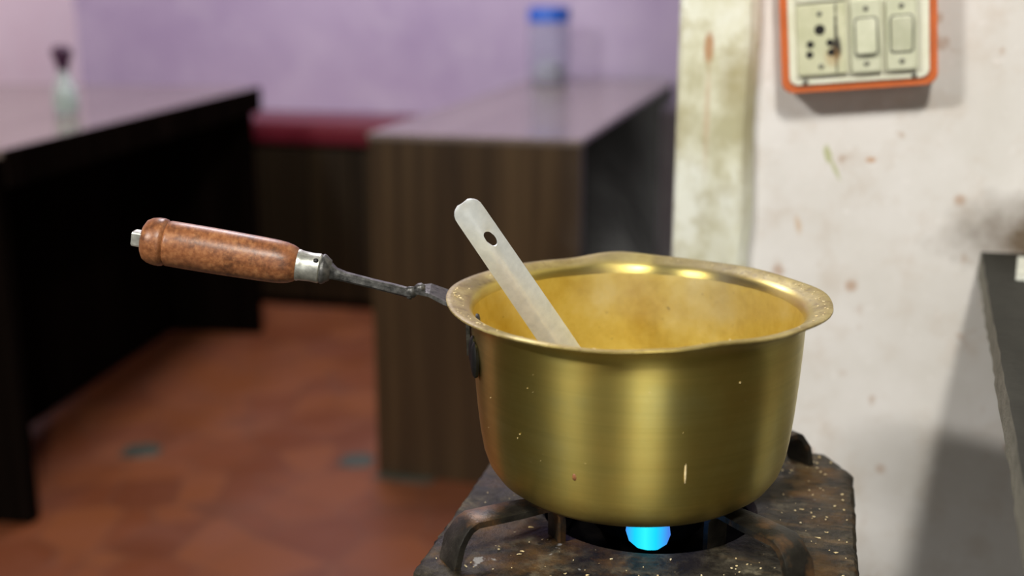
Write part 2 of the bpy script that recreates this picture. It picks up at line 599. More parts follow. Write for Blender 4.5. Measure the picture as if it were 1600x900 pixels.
def prism_y(pts, y0, y1, bev=0.0):
    """outline in x-z, extruded along y (front face at y0)"""
    bm = bmesh.new()
    a = [bm.verts.new((x, y0, z)) for x, z in pts]
    b = [bm.verts.new((x, y1, z)) for x, z in pts]
    n = len(pts)
    bm.faces.new(a)
    bm.faces.new(b[::-1])
    for k in range(n):
        bm.faces.new((a[k], b[k], b[(k + 1) % n], a[(k + 1) % n]))
    if bev:
        es = [e for e in bm.edges if all(abs(v.co.y - y0) < 1e-7 for v in e.verts)]
        bmesh.ops.bevel(bm, geom=es, offset=bev, segments=2, affect='EDGES', profile=0.5)
    return bm


# ------------------------------------------------------------------ the room
struct(obj('floor', nbox(-2.72, 1.6, -2.3, 4.07, -0.08, 0.0), 'floor'))
FLOOR = bpy.data.objects['floor']
struct(obj('floor_pan_reflect', nbox(-2.6, 1.48, -2.18, 1.33, 0.0, 0.012), 'reflect_floor'))  # unseen floor layer added to set what the pan reflects
struct(obj('ceiling', nbox(-2.72, 1.6, 1.26, 4.07, 2.75, 2.83), 'ceiling_paint'))
struct(obj('ceiling_kitchen', nbox(-2.72, 1.6, -2.3, 1.26, 2.75, 2.83), 'low_bounce_paint'))
struct(obj('wall_far', nbox(-2.72, 1.6, 3.95, 4.07, 0, 2.75), 'lavender'))
struct(obj('wall_left', nbox(-2.72, -2.60, 1.26, 3.95, 0, 2.75), 'pink'))
struct(obj('wall_left_kitchen', nbox(-2.72, -2.60, -2.3, 1.26, 0, 2.75), 'low_bounce_paint'))
struct(obj('wall_right', nbox(1.48, 1.6, -2.3, 3.95, 0, 2.75), 'low_bounce_paint'))
struct(obj('wall_back', nbox(-2.6, 1.48, -2.3, -2.18, 0, 2.75), 'low_bounce_paint'))
struct(obj('wall_kitchen', nbox(-0.130, 1.48, 1.2, 1.30, 0, 2.75), 'plaster'))
struct(obj('wall_dark_skin', nbox(-0.130, 1.48, 1.30, 1.32, 0, 2.75), 'low_bounce_paint'))  # unseen dark skin added to stop plaster bouncing light onto the table


# jamb post with a slightly worn, rounded outline
bm = bmesh.new()
nz_ = 90
rows = []
for i in range(nz_ + 1):
    z = 2.75 * i / nz_
    if 0.4 < z < 1.3:
        j1, j2 = random.uniform(-.0012, .0012), random.uniform(-.002, .002)
    else:
        j1 = j2 = 0
    pr = [(-0.133, 1.33), (-0.133, 1.190), (-0.129 + j1, 1.184), (-0.066 + j2, 1.184), (-0.059 + j2, 1.190), (-0.057 + j2, 1.1995), (-0.057, 1.33)]
    rows.append([bm.verts.new((x_, y_, z)) for x_, y_ in pr])
for a, b_ in zip(rows, rows[1:]):
    for k in range(len(a)):
        k2 = (k + 1) % len(a)
        bm.faces.new((a[k], a[k2], b_[k2], b_[k]))
bm.faces.new(rows[0])
bm.faces.new(rows[-1][::-1])
struct(obj('trim_1', bm, 'post'))

# green tile pieces let into the floor
for (px, py, sx, sy, a) in ((-1.47, 2.345, 0.045, 0.04, 0.4), (-0.965, 2.41, 0.04, 0.04, 0.2), (-0.83, 2.345, 0.07, 0.022, 0.0)):
    bm = bmesh.new()
    pts = [(-1, -.7), (-.2, -1), (.9, -.8), (1, .3), (.4, 1), (-.7, .8)]
    top = [bm.verts.new((sx * u, sy * v, 0.003)) for u, v in pts]
    bot = [bm.verts.new((sx * u * 1.03, sy * v * 1.03, 0.0)) for u, v in pts]
    bm.faces.new(top)
    bm.faces.new(bot[::-1])
    for k in range(6):
        bm.faces.new((bot[k], bot[(k + 1) % 6], top[(k + 1) % 6], top[k]))
    obj('tile', bm, 'green_tile', FLOOR, loc=(px, py, 0), rot=(0, 0, a))

# ------------------------------------------------------------------ dining tables and bench
rt = thing('dining_table', 'brown laminate dining table with wood grain end panel, blue lidded jar on top', 'table', (-0.67, 2.35, 0))
obj('table_top', nbox(-0.225, 0.225, -0.002, 1.55, 0.738, 0.75, 0.002), 'table_laminate', rt)
obj('end_panel', nbox(-0.222, 0.222, 0.0, 0.035, 0.0, 0.7375, 0.002), 'walnut_panel', rt)
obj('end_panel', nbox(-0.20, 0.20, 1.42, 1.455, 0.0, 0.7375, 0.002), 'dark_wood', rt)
obj('inner_panel', nbox(-0.02, 0.0, 0.036, 1.419, 0.15, 0.7375), 'dark_wood', rt)
obj('shade_panel', nbox(0.175, 0.195, 0.036, 1.419, 0.0, 0.7375), 'dark_wood', rt)  # near-black sheet added as the shade under the table
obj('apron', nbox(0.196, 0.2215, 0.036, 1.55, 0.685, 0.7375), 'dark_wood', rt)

lt = thing('dining_table', 'near-black dining table at the left, small capped bottle standing on it', 'table', (-1.455, 1.94, 0), math.radians(6.2))
obj('table_top', nbox(-0.80, 0.0, 0.0, 1.40, 0.735, 0.75, 0.002), 'table_laminate', lt)
obj('edge_band', nbox(0.0003, 0.010, -0.001, 1.40, 0.680, 0.7502, 0.002), 'dark_wood', lt)
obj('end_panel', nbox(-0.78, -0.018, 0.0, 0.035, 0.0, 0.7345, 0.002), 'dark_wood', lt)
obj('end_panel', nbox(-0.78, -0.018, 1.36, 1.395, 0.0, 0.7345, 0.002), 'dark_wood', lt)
obj('inner_panel', nbox(-0.30, -0.28, 0.036, 1.359, 0.02, 0.7345), 'dark_wood', lt)  # dark sheet added so the space below the top stays in shade

bn = thing('bench', 'low bench with red vinyl seat against lavender wall', 'bench', (-1.62, 3.63, 0))
obj('seat', nbox(-0.62, 0.52, -0.01, 0.31, 0.54, 0.615, 0.018, 3), 'red_vinyl', bn)
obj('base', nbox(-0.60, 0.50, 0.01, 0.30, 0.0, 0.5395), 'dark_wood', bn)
for k in range(7):
    x0 = -0.59 + k * 0.1557
    obj('plank', nbox(x0, x0 + 0.148, 0.0, 0.0095, 0.03, 0.53, 0.002), 'bench_wood', bn)

# jar with blue lid
jr = thing('plastic_jar', 'clear plastic jar with blue lid on brown dining table', 'jar', (-0.80, 3.66, 0.7503))
obj('body', lathe([(0, 0), (0.052, 0), (0.060, 0.006), (0.062, 0.02), (0.062, 0.165), (0.058, 0.182), (0.052, 0.190), (0.052, 0.200), (0.049, 0.200), (0.049, 0.189), (0.055, 0.18), (0.059, 0.164), (0.059, 0.02), (0.055, 0.006), (0, 0.004)], 40), 'jar', jr, True)
obj('lid', lathe([(0, 0.226), (0.058, 0.226), (0.0625, 0.222), (0.0635, 0.190), (0.0655, 0.188), (0.0655, 0.184), (0.0605, 0.184), (0.0605, 0.21), (0, 0.21)], 40, lambda a, i, r, z: (r + (0.0008 * math.sin(a * 24) if i in (2, 3) else 0), z)), 'blue_plastic', jr, True)
obj('contents', lathe([(0, 0.006), (0.04, 0.008), (0.046, 0.03), (0.040, 0.055), (0.02, 0.07), (0, 0.072)], 24, lambda a, i, r, z: (r * (1 + 0.08 * math.sin(3 * a + i)), z)), 'jar_contents', jr, True)

# small bottle with plum cap
bt = thing('cruet_bottle', 'small pale glass bottle with dark plum cap on left table', 'bottle', (-1.69, 2.50, 0.7503))
obj('body', lathe([(0, 0), (0.022, 0), (0.027, 0.005), (0.029, 0.03), (0.027, 0.055), (0.018, 0.08), (0.012, 0.098), (0.012, 0.112), (0.0095, 0.112), (0.0095, 0.098), (0.016, 0.079), (0.025, 0.054), (0.027, 0.03), (0.025, 0.006), (0, 0.004)], 32), 'glass', bt, True)
obj('filling', lathe([(0, 0.005), (0.0235, 0.007), (0.0255, 0.03), (0.0235, 0.052), (0, 0.055)], 24), 'white_salt', bt, True)
obj('cap', lathe([(0, 0.160), (0.012, 0.159), (0.021, 0.153), (0.0235, 0.145), (0.022, 0.136), (0.0165, 0.122), (0.0145, 0.113), (0.0135, 0.104), (0.0125, 0.104), (0.0125, 0.1125), (0, 0.1125)], 28), 'plum_cap', bt, True)

# ------------------------------------------------------------------ stone slab
sl = thing('stone_slab', 'dark stone slab shelf set into the grimy plaster wall', 'slab', (0.158, 1.199, 0.781), math.radians(-4.4))
bm = bmesh.new()
N = 46
top, bot = [], []
for k in range(N + 1):
    yy = -0.78 * k / N
    j = random.uniform(-.0005, .0005)
    j2 = random.uniform(-.0009, .0009)
    top.append(bm.verts.new((j, yy, 0.023)))
    bot.append(bm.verts.new((-0.001 + j2, yy, 0.0)))
tr = [bm.verts.new((0.62, 0.05, 0.023)), bm.verts.new((0.62, -0.78, 0.023))]
br = [bm.verts.new((0.62, 0.05, 0)), bm.verts.new((0.62, -0.78, 0))]
bm.faces.new(top + [tr[1], tr[0]])
bm.faces.new(bot + [br[1], br[0]])
bm.faces.new((top[0], tr[0], br[0], bot[0]))
bm.faces.new((top[-1], tr[1], br[1], bot[-1]))
bm.faces.new((tr[0], tr[1], br[1], br[0]))
for k in range(N):
    bm.faces.new((top[k], top[k + 1], bot[k + 1], bot[k]))
so = obj('slab', bm, 'stone', sl)
so.data.materials.append(M['stone_edge'])
for p in so.data.polygons:
    if len(p.vertices) == 4 and abs(p.normal.x) > 0.7 and p.center.x < 0.1:
        p.material_index = 1
pp = bmesh.new()
box(pp, 0, 0.2, -0.085, 0, 0, 0.004, 0.001)
tag(obj('paper_pad', pp, 'paper', loc=(0.186, 1.168, 0.8043), rot=(0, 0, math.radians(-9))), 'pale paper pad lying on dark stone slab at right edge', 'paper')

# ------------------------------------------------------------------ switchboard on the wall
SW = thing('switchboard', 'ivory switchboard with orange rim, burnt socket and two switches', 'switchboard', (0.0280, 1.199, 1.0400), 0)
SW.rotation_euler = (0, math.radians(-5.0), 0)
BW, BH, BD = 0.1360, 0.165, 0.040
obj('back_box', prism_y(roundrect(BW, BH, 0.009), -BD, 0, 0.002), 'orange_plastic', SW)
obj('face_plate', prism_y(roundrect(BW - 0.0145, BH - 0.0145, 0.006), -BD - 0.004, -BD + 0.001, 0.0015), 'ivory', SW)
FY = -BD - 0.0045


def screw(parent, x, z, y, r=0.0024):
    bm = lathe([(0, 0.0012), (r * 0.7, 0.0011), (r, 0.0004), (r, -0.001), (0, -0.001)], 14)
    bmesh.ops.rotate(bm, verts=bm.verts, cent=(0, 0, 0), matrix=Matrix.Rotation(PI / 2, 3, 'X'))
    return obj('screw', bm, 'screw_metal', parent, True, loc=(x, y, z))


zc = -0.0355   # centre height of the visible row of modules
sk = obj('socket', prism_y(roundrect(0.0435, 0.063, 0.001, 2), FY - 0.006, FY + 0.001, 0.0012), 'socket', SW, loc=(-0.0315, 0, zc))
for hx, hz, r in ((-0.0015, 0.0085, 0.0043), (-0.0100, -0.0040, 0.0029), (-0.0108, -0.0130, 0.0029), (0.0072, -0.0035, 0.0029), (0.0080, -0.0120, 0.0029)):
    bm = lathe([(0, 0.0004), (r, 0.0004), (r + 0.0005, 0.0), (r + 0.0005, -0.001), (0, -0.001)], 18)
    bmesh.ops.rotate(bm, verts=bm.verts, cent=(0, 0, 0), matrix=Matrix.Rotation(PI / 2, 3, 'X'))
    obj('pin_hole', bm, 'pin_hole', sk, loc=(hx, FY - 0.006, hz))
screw(sk, -0.0015, 0.0225, FY - 0.006)
screw(sk, -0.001, -0.0240, FY - 0.006)
for x0, up in ((0.0068, 1), (0.0370, 0)):
    m = obj('switch', prism_y(roundrect(0.0265, 0.064, 0.0015, 2), FY - 0.007, FY + 0.001, 0.0015), 'switch', SW, loc=(x0, 0, zc))
    bm = prism_y(roundrect(0.0180, 0.0310, 0.003, 3), FY - 0.0115, FY - 0.006, 0.0012)
    for v in bm.verts:
        if v.co.y < FY - 0.009:
            v.co.y += (-0.0022 if (v.co.z < 0) == bool(up) else 0.0018)
    obj('rocker', bm, 'switch', m)
    fr = prism_y(roundrect(0.0205, 0.0338, 0.0035, 3), FY - 0.0074, FY - 0.006)
    obj('rocker_recess', fr, 'screw_metal', m)
    screw(m, 0.0, 0.0240, FY - 0.007)
    screw(m, 0.0, -0.0240, FY - 0.007)
up_ = obj('socket', prism_y(roundrect(0.0435, 0.060, 0.001, 2), FY - 0.007, FY + 0.001, 0.0012), 'ivory', SW, loc=(-0.0315, 0, 0.0275))
for sx_, sz_ in ((-0.047, -0.0728), (0.0475, -0.0728)):
    screw(SW, sx_, sz_, FY)

# ------------------------------------------------------------------ stove
PC = Vector((-0.1052, 0.7505, 0.8555))     # centre of the pan's rim
PH = 0.126                                  # pan height
ZP = PC.z - 0.1535                           # stove top plate
ST = thing('gas_stove', 'grimy single-burner gas stove with four iron pan supports, brass pan on it', 'stove', (PC.x + 0.0135, PC.y + 0.02, ZP - 0.09))
HX, HY = 0.1325, 0.134
CH = 0.019
corner = [(-HX + CH, -HY), (HX - CH, -HY), (HX, -HY + CH * 1.6), (HX, HY - CH * 1.8), (HX - CH, HY), (-HX + CH, HY), (-HX, HY - CH * 1.8), (-HX, -HY + CH * 0.6)]
outline = []
for k in range(8):
    a, b_ = Vector(corner[k]), Vector(corner[(k + 1) % 8])
    n = max(2, int((b_ - a).length / 0.004))
    for i in range(n):
        p = a.lerp(b_, i / n)
        nr = Vector((b_.y - a.y, a.x - b_.x)).normalized()
        outline.append(p + nr * random.uniform(-.0007, .0006))
HC = Vector((-0.006, 0.006))                # centre of the burner hole, plate coordinates
HR = 0.073
bm = bmesh.new()
rings = []
nO = len(outline)


def dirn(p):
    return (p - HC).normalized()


def top_ring(f, z):
    r = []
    for p in outline:
        q = HC + dirn(p) * HR
        s = q.lerp(p, f)
        r.append(bm.verts.new((s.x, s.y, z + (random.uniform(-.0003, .0003) if 0 < f < 1 else 0))))
    return r


def hole_ring(r0, z):
    return [bm.verts.new((HC.x + dirn(p).x * r0, HC.y + dirn(p).y * r0, z)) for p in outline]


rings.append(hole_ring(0.012, 0.066))
rings.append(hole_ring(HR - 0.012, 0.066))
rings.append(hole_ring(HR - 0.002, 0.084))
rings.append(hole_ring(HR + 0.0015, 0.0905))
for f, z in ((0.12, 0.0912), (0.3, 0.090), (0.5, 0.090), (0.7, 0.090), (0.9, 0.0902), (0.97, 0.0898)):
    rings.append(top_ring(f, z))
ro = []
for zz, off in ((0.0875, 0.0), (0.080, 0.0008), (0.06, 0.0), (0.03, -0.001), (0.0, -0.002)):
    ro.append([bm.verts.new((p.x * (1 + off * 8) + random.uniform(-.0006, .0006), p.y * (1 + off * 8) + random.uniform(-.0006, .0006), zz)) for p in outline])
rings += ro
for a, b_ in zip(rings, rings[1:]):
    for k in range(nO):
        k2 = (k + 1) % nO
        bm.faces.new((a[k], a[k2], b_[k2], b_[k]))
bm.faces.new(rings[0][::-1])
bm.faces.new(rings[-1])
sb = obj('body', bm, 'stove', ST, True)
sb.data.materials.append(M['flat_black'])
for p in sb.data.polygons:
    if p.center.z > 0.06 and (Vector(p.center[:2]) - HC).length < HR - 0.0008:
        p.material_index = 1
# burner head
bh = obj('burner_head', lathe([(0.0, 0.012), (0.012, 0.012), (0.018, 0.016), (0.034, 0.015), (0.038, 0.010), (0.038, 0.004), (0.034, 0.0), (0.03, -0.010), (0, -0.010)], 40), 'flat_black', ST, True, loc=(HC.x, HC.y, 0.0765))
obj('drip_ring', lathe([(HR - 0.016, 0.0), (HR - 0.010, 0.002), (HR - 0.0035, 0.014), (HR - 0.005, 0.0155), (HR - 0.012, 0.004), (HR - 0.018, 0.002)], 60, closed=True), 'flat_black', ST, True, loc=(HC.x, HC.y, 0.0665))


def flame_mesh(wd, hh):
    prof = [(0, 0), (wd * 0.5, hh * 0.06), (wd * 0.85, hh * 0.2), (wd, hh * 0.42), (wd * 0.92, hh * 0.7), (wd * 0.8, hh * 0.92), (wd * 0.5, hh), (0, hh)]
    return lathe(prof, 32)


# flames: one bright lick at the front of the burner, dim ones around it
f0 = obj('flame', flame_mesh(0.0145, 0.030), 'flame', ST, 'all', loc=(0.0020, HC.y - 0.057, 0.0845))
f0.scale = (1, 0.45, 1)
obj('flame_ring', lathe([(0.034, 0.0), (0.050, 0.0085), (0.066, 0.0115), (0.067, 0.0125), (0.050, 0.0115), (0.032, 0.004)], 48, lambda a, i, r, z: (r * (1 + 0.03 * math.sin(14 * a)), z), closed=True), 'flame_dim', ST, 'all', loc=(HC.x - 0.004, HC.y - 0.02, 0.1045))

# pan supports: bent iron straps, two front ones fully seen
SH = 0.029


def support(ax, ay, bx_, by_, wd, parent):
    """strap from outer foot (ax, ay) to inner foot (bx, by), plate coordinates"""
    A, B = Vector((ax, ay)), Vector((bx_, by_))
    d = (B - A).normalized()
    z0 = 0.090
    h = SH
    pts = []

    def P(s, z):
        q = A + d * s
        pts.append((q.x, q.y, z0 + z))
    L = (B - A).length
    P(-0.008, -0.001)
    P(-0.004, h * 0.5)
    P(-0.0005, h - 0.0095)
    P(0.003, h - 0.0050)
    P(0.008, h - 0.0026)
    P(0.016, h - 0.0026)
    P(L * 0.55, h - 0.0026)
    P(L - 0.010, h - 0.0028)
    P(L - 0.004, h - 0.0045)
    P(L - 0.0005, h - 0.010)
    P(L, h * 0.45)
    P(L, -0.006)
    side = Vector((-d.y, d.x, 0))
    bmx = bmesh.new()
    rg = []
    n = len(pts)
    pv = [Vector(p) for p in pts]
    for i, p in enumerate(pv):
        t_ = (pv[min(i + 1, n - 1)] - pv[max(i - 1, 0)]).normalized()
        nr = side.cross(t_).normalized()
        th = 0.0052
        ww = wd * (1.12 if i < 2 else (1.0 if i < 7 else 0.82))
        rg.append([bmx.verts.new(p + side * u * ww + nr * v * th) for u, v in ((-.5, -.38), (-.42, -.5), (.42, -.5), (.5, -.38), (.5, .38), (.42, .5), (-.42, .5), (-.5, .38))])
    for a_, b2 in zip(rg, rg[1:]):
        for k in range(8):
            bmx.faces.new((a_[k], a_[(k + 1) % 8], b2[(k + 1) % 8], b2[k]))
    bmx.faces.new(rg[0])
    bmx.faces.new(rg[-1])
    return obj('pan_support', bmx, 'support', parent, True)


for ax, ay, bx_, by_ in ((-0.1075, -0.1050, -0.0560, -0.0600), (0.0930, -0.0860, 0.0440, -0.0440), (0.0895, 0.1080, 0.0440, 0.0560), (-0.1075, 0.1090, -0.0560, 0.0560)):
    support(ax, ay, bx_, by_, 0.0205, ST)

# stand below the frame
sd = thing('stove_stand', 'low steel stand under the grimy gas stove', 'stand', (PC.x + 0.0135, PC.y + 0.02, 0))
obj('stand_top', nbox(-0.125, 0.125, -0.128, 0.128, ZP - 0.116, ZP - 0.0905, 0.002), 'stand_steel', sd)
for sx_ in (-1, 1):
    for sy_ in (-1, 1):
        obj('leg', nbox(sx_ * 0.108 - 0.012, sx_ * 0.108 + 0.012, sy_ * 0.11 - 0.012, sy_ * 0.11 + 0.012, 0, ZP - 0.1165, 0.001), 'stand_steel', sd)

# crumbs scattered on the stove
def crumbs(name, mat, pts, smin, smax, parent=None):
    bm = bmesh.new()
    for (x_, y_, z_) in pts:
        s = random.uniform(smin, smax)
        el = random.choice((1, 1, 1.2, 1.5, 2.4))
        a = random.uniform(0, PI)
        m = Matrix.Translation((x_, y_, z_ + s * 0.25)) @ Matrix.Rotation(a, 4, 'Z') @ Matrix.Diagonal((s * el, s * 0.8, s * 0.5, 1))
        g = bmesh.ops.create_icosphere(bm, subdivisions=1, radius=0.6, matrix=m)
        for v in g['verts']:
            v.co += Vector([random.uniform(-.18, .18) * s for _ in range(3)])
    return obj(name, bm, mat, parent)


pts = []
while len(pts) < 260:
    x_, y_ = random.uniform(-0.124, 0.127), random.uniform(-0.13, 0.125)
    p = Vector((x_, y_))
    if (p - HC).length < HR + 0.006 or abs(x_) + abs(y_) > 0.235:
        continue
    if x_ < 0.05 and random.random() < 0.35:
        continue
    pts.append((PC.x + 0.0135 + x_, PC.y + 0.02 + y_, ZP + 0.0006))
tag(crumbs('food_crumbs', 'milk', pts, 0.0003, 0.0016), 'pale dried food crumbs scattered over grimy stove top', 'crumbs', kind='stuff')

# ------------------------------------------------------------------ brass pan
PN = thing('saucepan', 'worn brass saucepan with flared wavy rim and turned wooden handle', 'saucepan', (PC.x, PC.y, PC.z - PH), YAW)

WAVE = [(0, 0.0005), (25, 0.0), (50, 0.0), (75, 0.0005), (92, 0.0030), (110, -0.0004), (140, 0.0), (165, 0.0), (185, 0.0), (205, 0.0004), (228, 0.0012), (252, 0.0004), (272, 0.0024), (290, 0.0050), (310, 0.0045), (335, 0.0022), (360, 0.0005)]


def wave(a):
    d = math.degrees(a) % 360
    for (a0, v0), (a1, v1) in zip(WAVE, WAVE[1:]):
        if a0 <= d <= a1:
            f = (d - a0) / (a1 - a0)
            f = f * f * (3 - 2 * f)
            return v0 + (v1 - v0) * f
    return 0


def rimwave(a, i, r, z):
    z = z * PH / 0.120 if z < 0.1 else z + PH - 0.120
    f = max(0.0, min(1.0, (z - PH + 0.016) / 0.016))
    ff = f * f
    dz = wave(a) * ff
    if r > 0.107:
        g = (r - 0.107) / 0.016
        dz += 0.0003 * math.sin(9 * a + 1) * g
        r = r + 0.0010 * math.sin(5 * a + 0.5) * g + 0.0003 * math.sin(11 * a) * g
    return r, z + dz


OUT = [(0, 0.0), (0.040, 0.0), (0.062, 0.0004), (0.074, 0.0022), (0.083, 0.0060), (0.0905, 0.0115), (0.0955, 0.0185), (0.0985, 0.027), (0.1005, 0.038), (0.1025, 0.055), (0.1042, 0.075), (0.1055, 0.095), (0.1060, 0.106),
       (0.1066, 0.1105), (0.1085, 0.1140), (0.1120, 0.1166), (0.1165, 0.1182), (0.1200, 0.1192), (0.1220, 0.1192), (0.1228, 0.1198)]
INN = [(0.1227, 0.1206), (0.1216, 0.1210), (0.1192, 0.1208), (0.1155, 0.1197), (0.1115, 0.1183), (0.1080, 0.1170), (0.1060, 0.1150), (0.1052, 0.1112)]
INW = [(0.1052, 0.1112), (0.1046, 0.106), (0.1041, 0.095), (0.1028, 0.075), (0.1011, 0.055), (0.0990, 0.038), (0.0968, 0.027), (0.0938, 0.0190), (0.0888, 0.0125), (0.0815, 0.0076), (0.073, 0.0042), (0.060, 0.0022), (0, 0.0018)]
body = obj('body', lathe(OUT + INN, 180, rimwave), 'brass', PN, True)
obj('inner_surface', lathe(INW, 180, rimwave), 'inside', body, 'all')

ZR = PH  # rim height in pan coordinates
K = 0.78 / 1900


def hp(px, py, y=0.0):
    """handle point in pan coordinates from the side-on drawing of the handle"""
    return Vector(((px - 996) * K, y, ZR + (469 - py) * K / 0.97))


HY0 = 0.006
# bracket: strap widening into a plate under the lip, bent down the wall
rows_ = [(hp(645, 460, HY0), 0.006), (hp(656, 459, HY0 + 0.001), 0.012), (hp(672, 461, HY0 + 0.003), 0.020), (Vector((-0.1235, HY0 + 0.004, ZR - 0.0012)), 0.028), (Vector((-0.1165, HY0 + 0.004, ZR - 0.0042)), 0.030),
         (Vector((-0.1105, HY0 + 0.004, ZR - 0.0085)), 0.030), (Vector((-0.1085, HY0 + 0.004, ZR - 0.0140)), 0.028), (Vector((-0.1080, HY0 + 0.004, ZR - 0.0380)), 0.020)]
bm = bmesh.new()
rg = []
for k, (p, wd) in enumerate(rows_):
    a_ = rows_[max(k - 1, 0)][0]
    b2 = rows_[min(k + 1, len(rows_) - 1)][0]
    d_ = (b2 - a_).normalized()
    tilt = 0.18 * max(0.0, 1 - k / 4.0)
    sd_ = Vector((0, 1, tilt)).normalized()
    nr = d_.cross(sd_).normalized()
    rg.append([bm.verts.new(p + sd_ * u * wd + nr * v * 0.0024) for u, v in ((-.5, -.5), (.5, -.5), (.5, .5), (-.5, .5))])
for a_, b2 in zip(rg, rg[1:]):
    for k in range(4):
        bm.faces.new((a_[k], a_[(k + 1) % 4], b2[(k + 1) % 4], b2[k]))
bm.faces.new(rg[0])
bm.faces.new(rg[-1])
obj('handle_bracket', bm, 'wrought_iron', PN)
# riveted plate on the wall: two black oval lugs
for yy, zz, hgt in ((-0.020, -0.029, 0.021), (-0.0265, -0.033, 0.024)):
    a = math.atan2(yy, -0.1058)
    g = lathe([(0, 0.0022), (0.5, 0.0021), (0.82, 0.0014), (1.0, 0.0), (0.95, -0.0018), (0, -0.0018)], 26)
    for v in g.verts:
        v.co.x *= 0.0055
        v.co.y *= hgt / 2
    bmesh.ops.rotate(g, verts=g.verts, cent=(0, 0, 0), matrix=Matrix.Rotation(PI / 2, 3, 'X'))
    bmesh.ops.rotate(g, verts=g.verts, cent=(0, 0, 0), matrix=Matrix.Rotation(PI / 2 + a, 3, 'Z'))
    obj('rivet_lug', g, 'black_iron', PN, True, loc=(math.cos(a) * 0.1068, math.sin(a) * 0.1068, ZR + zz))
g = lathe([(0, 0.0018), (0.6, 0.0017), (0.9, 0.001), (1.0, 0.0), (0.95, -0.0012), (0, -0.0012)], 22)
for v in g.verts:
    v.co.x *= 0.0065
    v.co.y *= 0.0075
bmesh.ops.rotate(g, verts=g.verts, cent=(0, 0, 0), matrix=Matrix.Rotation(PI / 2, 3, 'Y'))
obj('inner_rivet', g, 'support', PN, True, loc=(-0.1022, 0.002, ZR - 0.017))
# rod
obj('handle_rod', sweep([hp(512, 427, HY0), hp(524, 433, HY0), hp(540, 438, HY0), hp(580, 448, HY0), hp(620, 458, HY0), hp(640, 463, HY0), hp(650, 460, HY0), hp(660, 459, HY0)], rect_sect(0.0075, 0.0062, 0.0014), scales=[(1.5, 1.7), (1.1, 1.15), (0.95, 0.95), (0.9, 0.9), (1.0, 0.95), (1.15, 0.9), (0.8, 0.6), (1.1, 0.7)]), 'wrought_iron', PN, True)
# weld blobs
for px, py, s in ((643, 461, 0.0042), (634, 461, 0.0034), (657, 456, 0.0036), (640, 467, 0.0026)):
    g = bmesh.new()
    bmesh.ops.create_icosphere(g, subdivisions=2, radius=s)
    for v in g.verts:
        v.co *= random.uniform(0.8, 1.15)
    obj('weld_bead', g, 'wrought_iron', PN, 'all', loc=hp(px, py, HY0 - 0.001))

# axis of ferrule and grip
A = hp(517, 428, HY0)
B = hp(212, 377, HY0)
ax_d = (B - A).normalized()
q_rot = ax_d.to_track_quat('Z', 'Y').to_euler()


def on_axis(name, prof, mat, seg=48, parent=PN):
    return obj(name, lathe(prof, seg), mat, parent, True, loc=A, rot=q_rot)


Lm = (B - A).length      # about 0.127
s_ = Lm / 309.0          # metres per drawn pixel along the axis
fer = on_axis('ferrule', [(0, 3 * s_), (0.0060, 3 * s_), (0.0078, 4 * s_), (0.0088, 7 * s_), (0.0090, 12 * s_), (0.0086, 14 * s_), (0.0096, 17 * s_), (0.0093, 30 * s_), (0.0097, 46 * s_), (0.0103, 50 * s_), (0.0100, 53 * s_), (0, 53 * s_)], 'ferrule_metal')
on_axis('ferrule_cap', [(0, -2 * s_), (0.004, -2 * s_), (0.0068, 0), (0.0082, 5 * s_), (0.0095, 9 * s_), (0.0098, 12 * s_), (0.0094, 14 * s_), (0, 14 * s_)], 'wrought_iron')
# rivet hole of the ferrule
g = bmesh.new()
bmesh.ops.create_icosphere(g, subdivisions=2, radius=0.0019)
obj('dent', g, 'black_iron', fer, 'all', loc=(0.0, -0.0, 0.0))
dent = fer.children[0]
mat_rot = q_rot.to_matrix()
locv = mat_rot.inverted() @ Vector((0.0, -0.72, 0.70))
dent.location = Vector((locv.x, locv.y, 0)).normalized() * 0.0088 + Vector((0, 0, 22 * s_))
grip = on_axis('grip', [(0, 51 * s_), (0.0098, 51 * s_), (0.0112, 55 * s_), (0.0124, 62 * s_), (0.0133, 72 * s_), (0.0139, 86 * s_), (0.0142, 110 * s_), (0.0145, 150 * s_), (0.0147, 190 * s_), (0.0147, 230 * s_), (0.0146, 252 * s_), (0.0143, 254.5 * s_), (0.0138, 256 * s_), (0.0143, 257.5 * s_), (0.0150, 259 * s_), (0.0154, 264 * s_), (0.0153, 272 * s_), (0.0145, 281 * s_), (0.0128, 288 * s_), (0.010, 292 * s_), (0.006, 294 * s_), (0, 294 * s_)], 'grip', 64)
# the tang's nut at the end
nut = bmesh.new()
box(nut, -0.0048, 0.0048, -0.0048, 0.0048, 290 * s_, 309 * s_, 0.0013)
obj('end_nut', nut, 'ferrule_metal', PN, loc=A, rot=q_rot)

# dried residue on the lip
pts = []
for k in range(170):
    a = random.choice((random.gauss(0, 0.35), random.gauss(PI, 0.45), random.uniform(0, 2 * PI)))
    r = random.uniform(0.109, 0.1215)
    zz = 0.1145 + (r - 0.107) / 0.018 * 0.0055
    i = 0
    rr, zz2 = rimwave(a % (2 * PI), 0, r, min(0.1203, 0.1152 + 0.0062 * min(1, (r - 0.1075) / 0.011)))
    pts.append((rr * math.cos(a), rr * math.sin(a), zz2))
for k in range(46):
    a = math.radians(random.uniform(195, 345))
    zz = random.uniform(0.03, 0.10)
    rr = 0.1042 + 0.00002 * 0 if zz > 0.07 else 0.1022
    rr = 0.1005 + (zz - 0.038) * 0.085 if zz > 0.038 else 0.0992
    rr = min(rr, 0.1058)
    pts.append((rr * math.cos(a), rr * math.sin(a), zz * PH / 0.120))
rs = crumbs('dried_residue', 'milk', pts, 0.0004, 0.0013, PN)
rs['kind'] = 'stuff'
dr = bmesh.new()
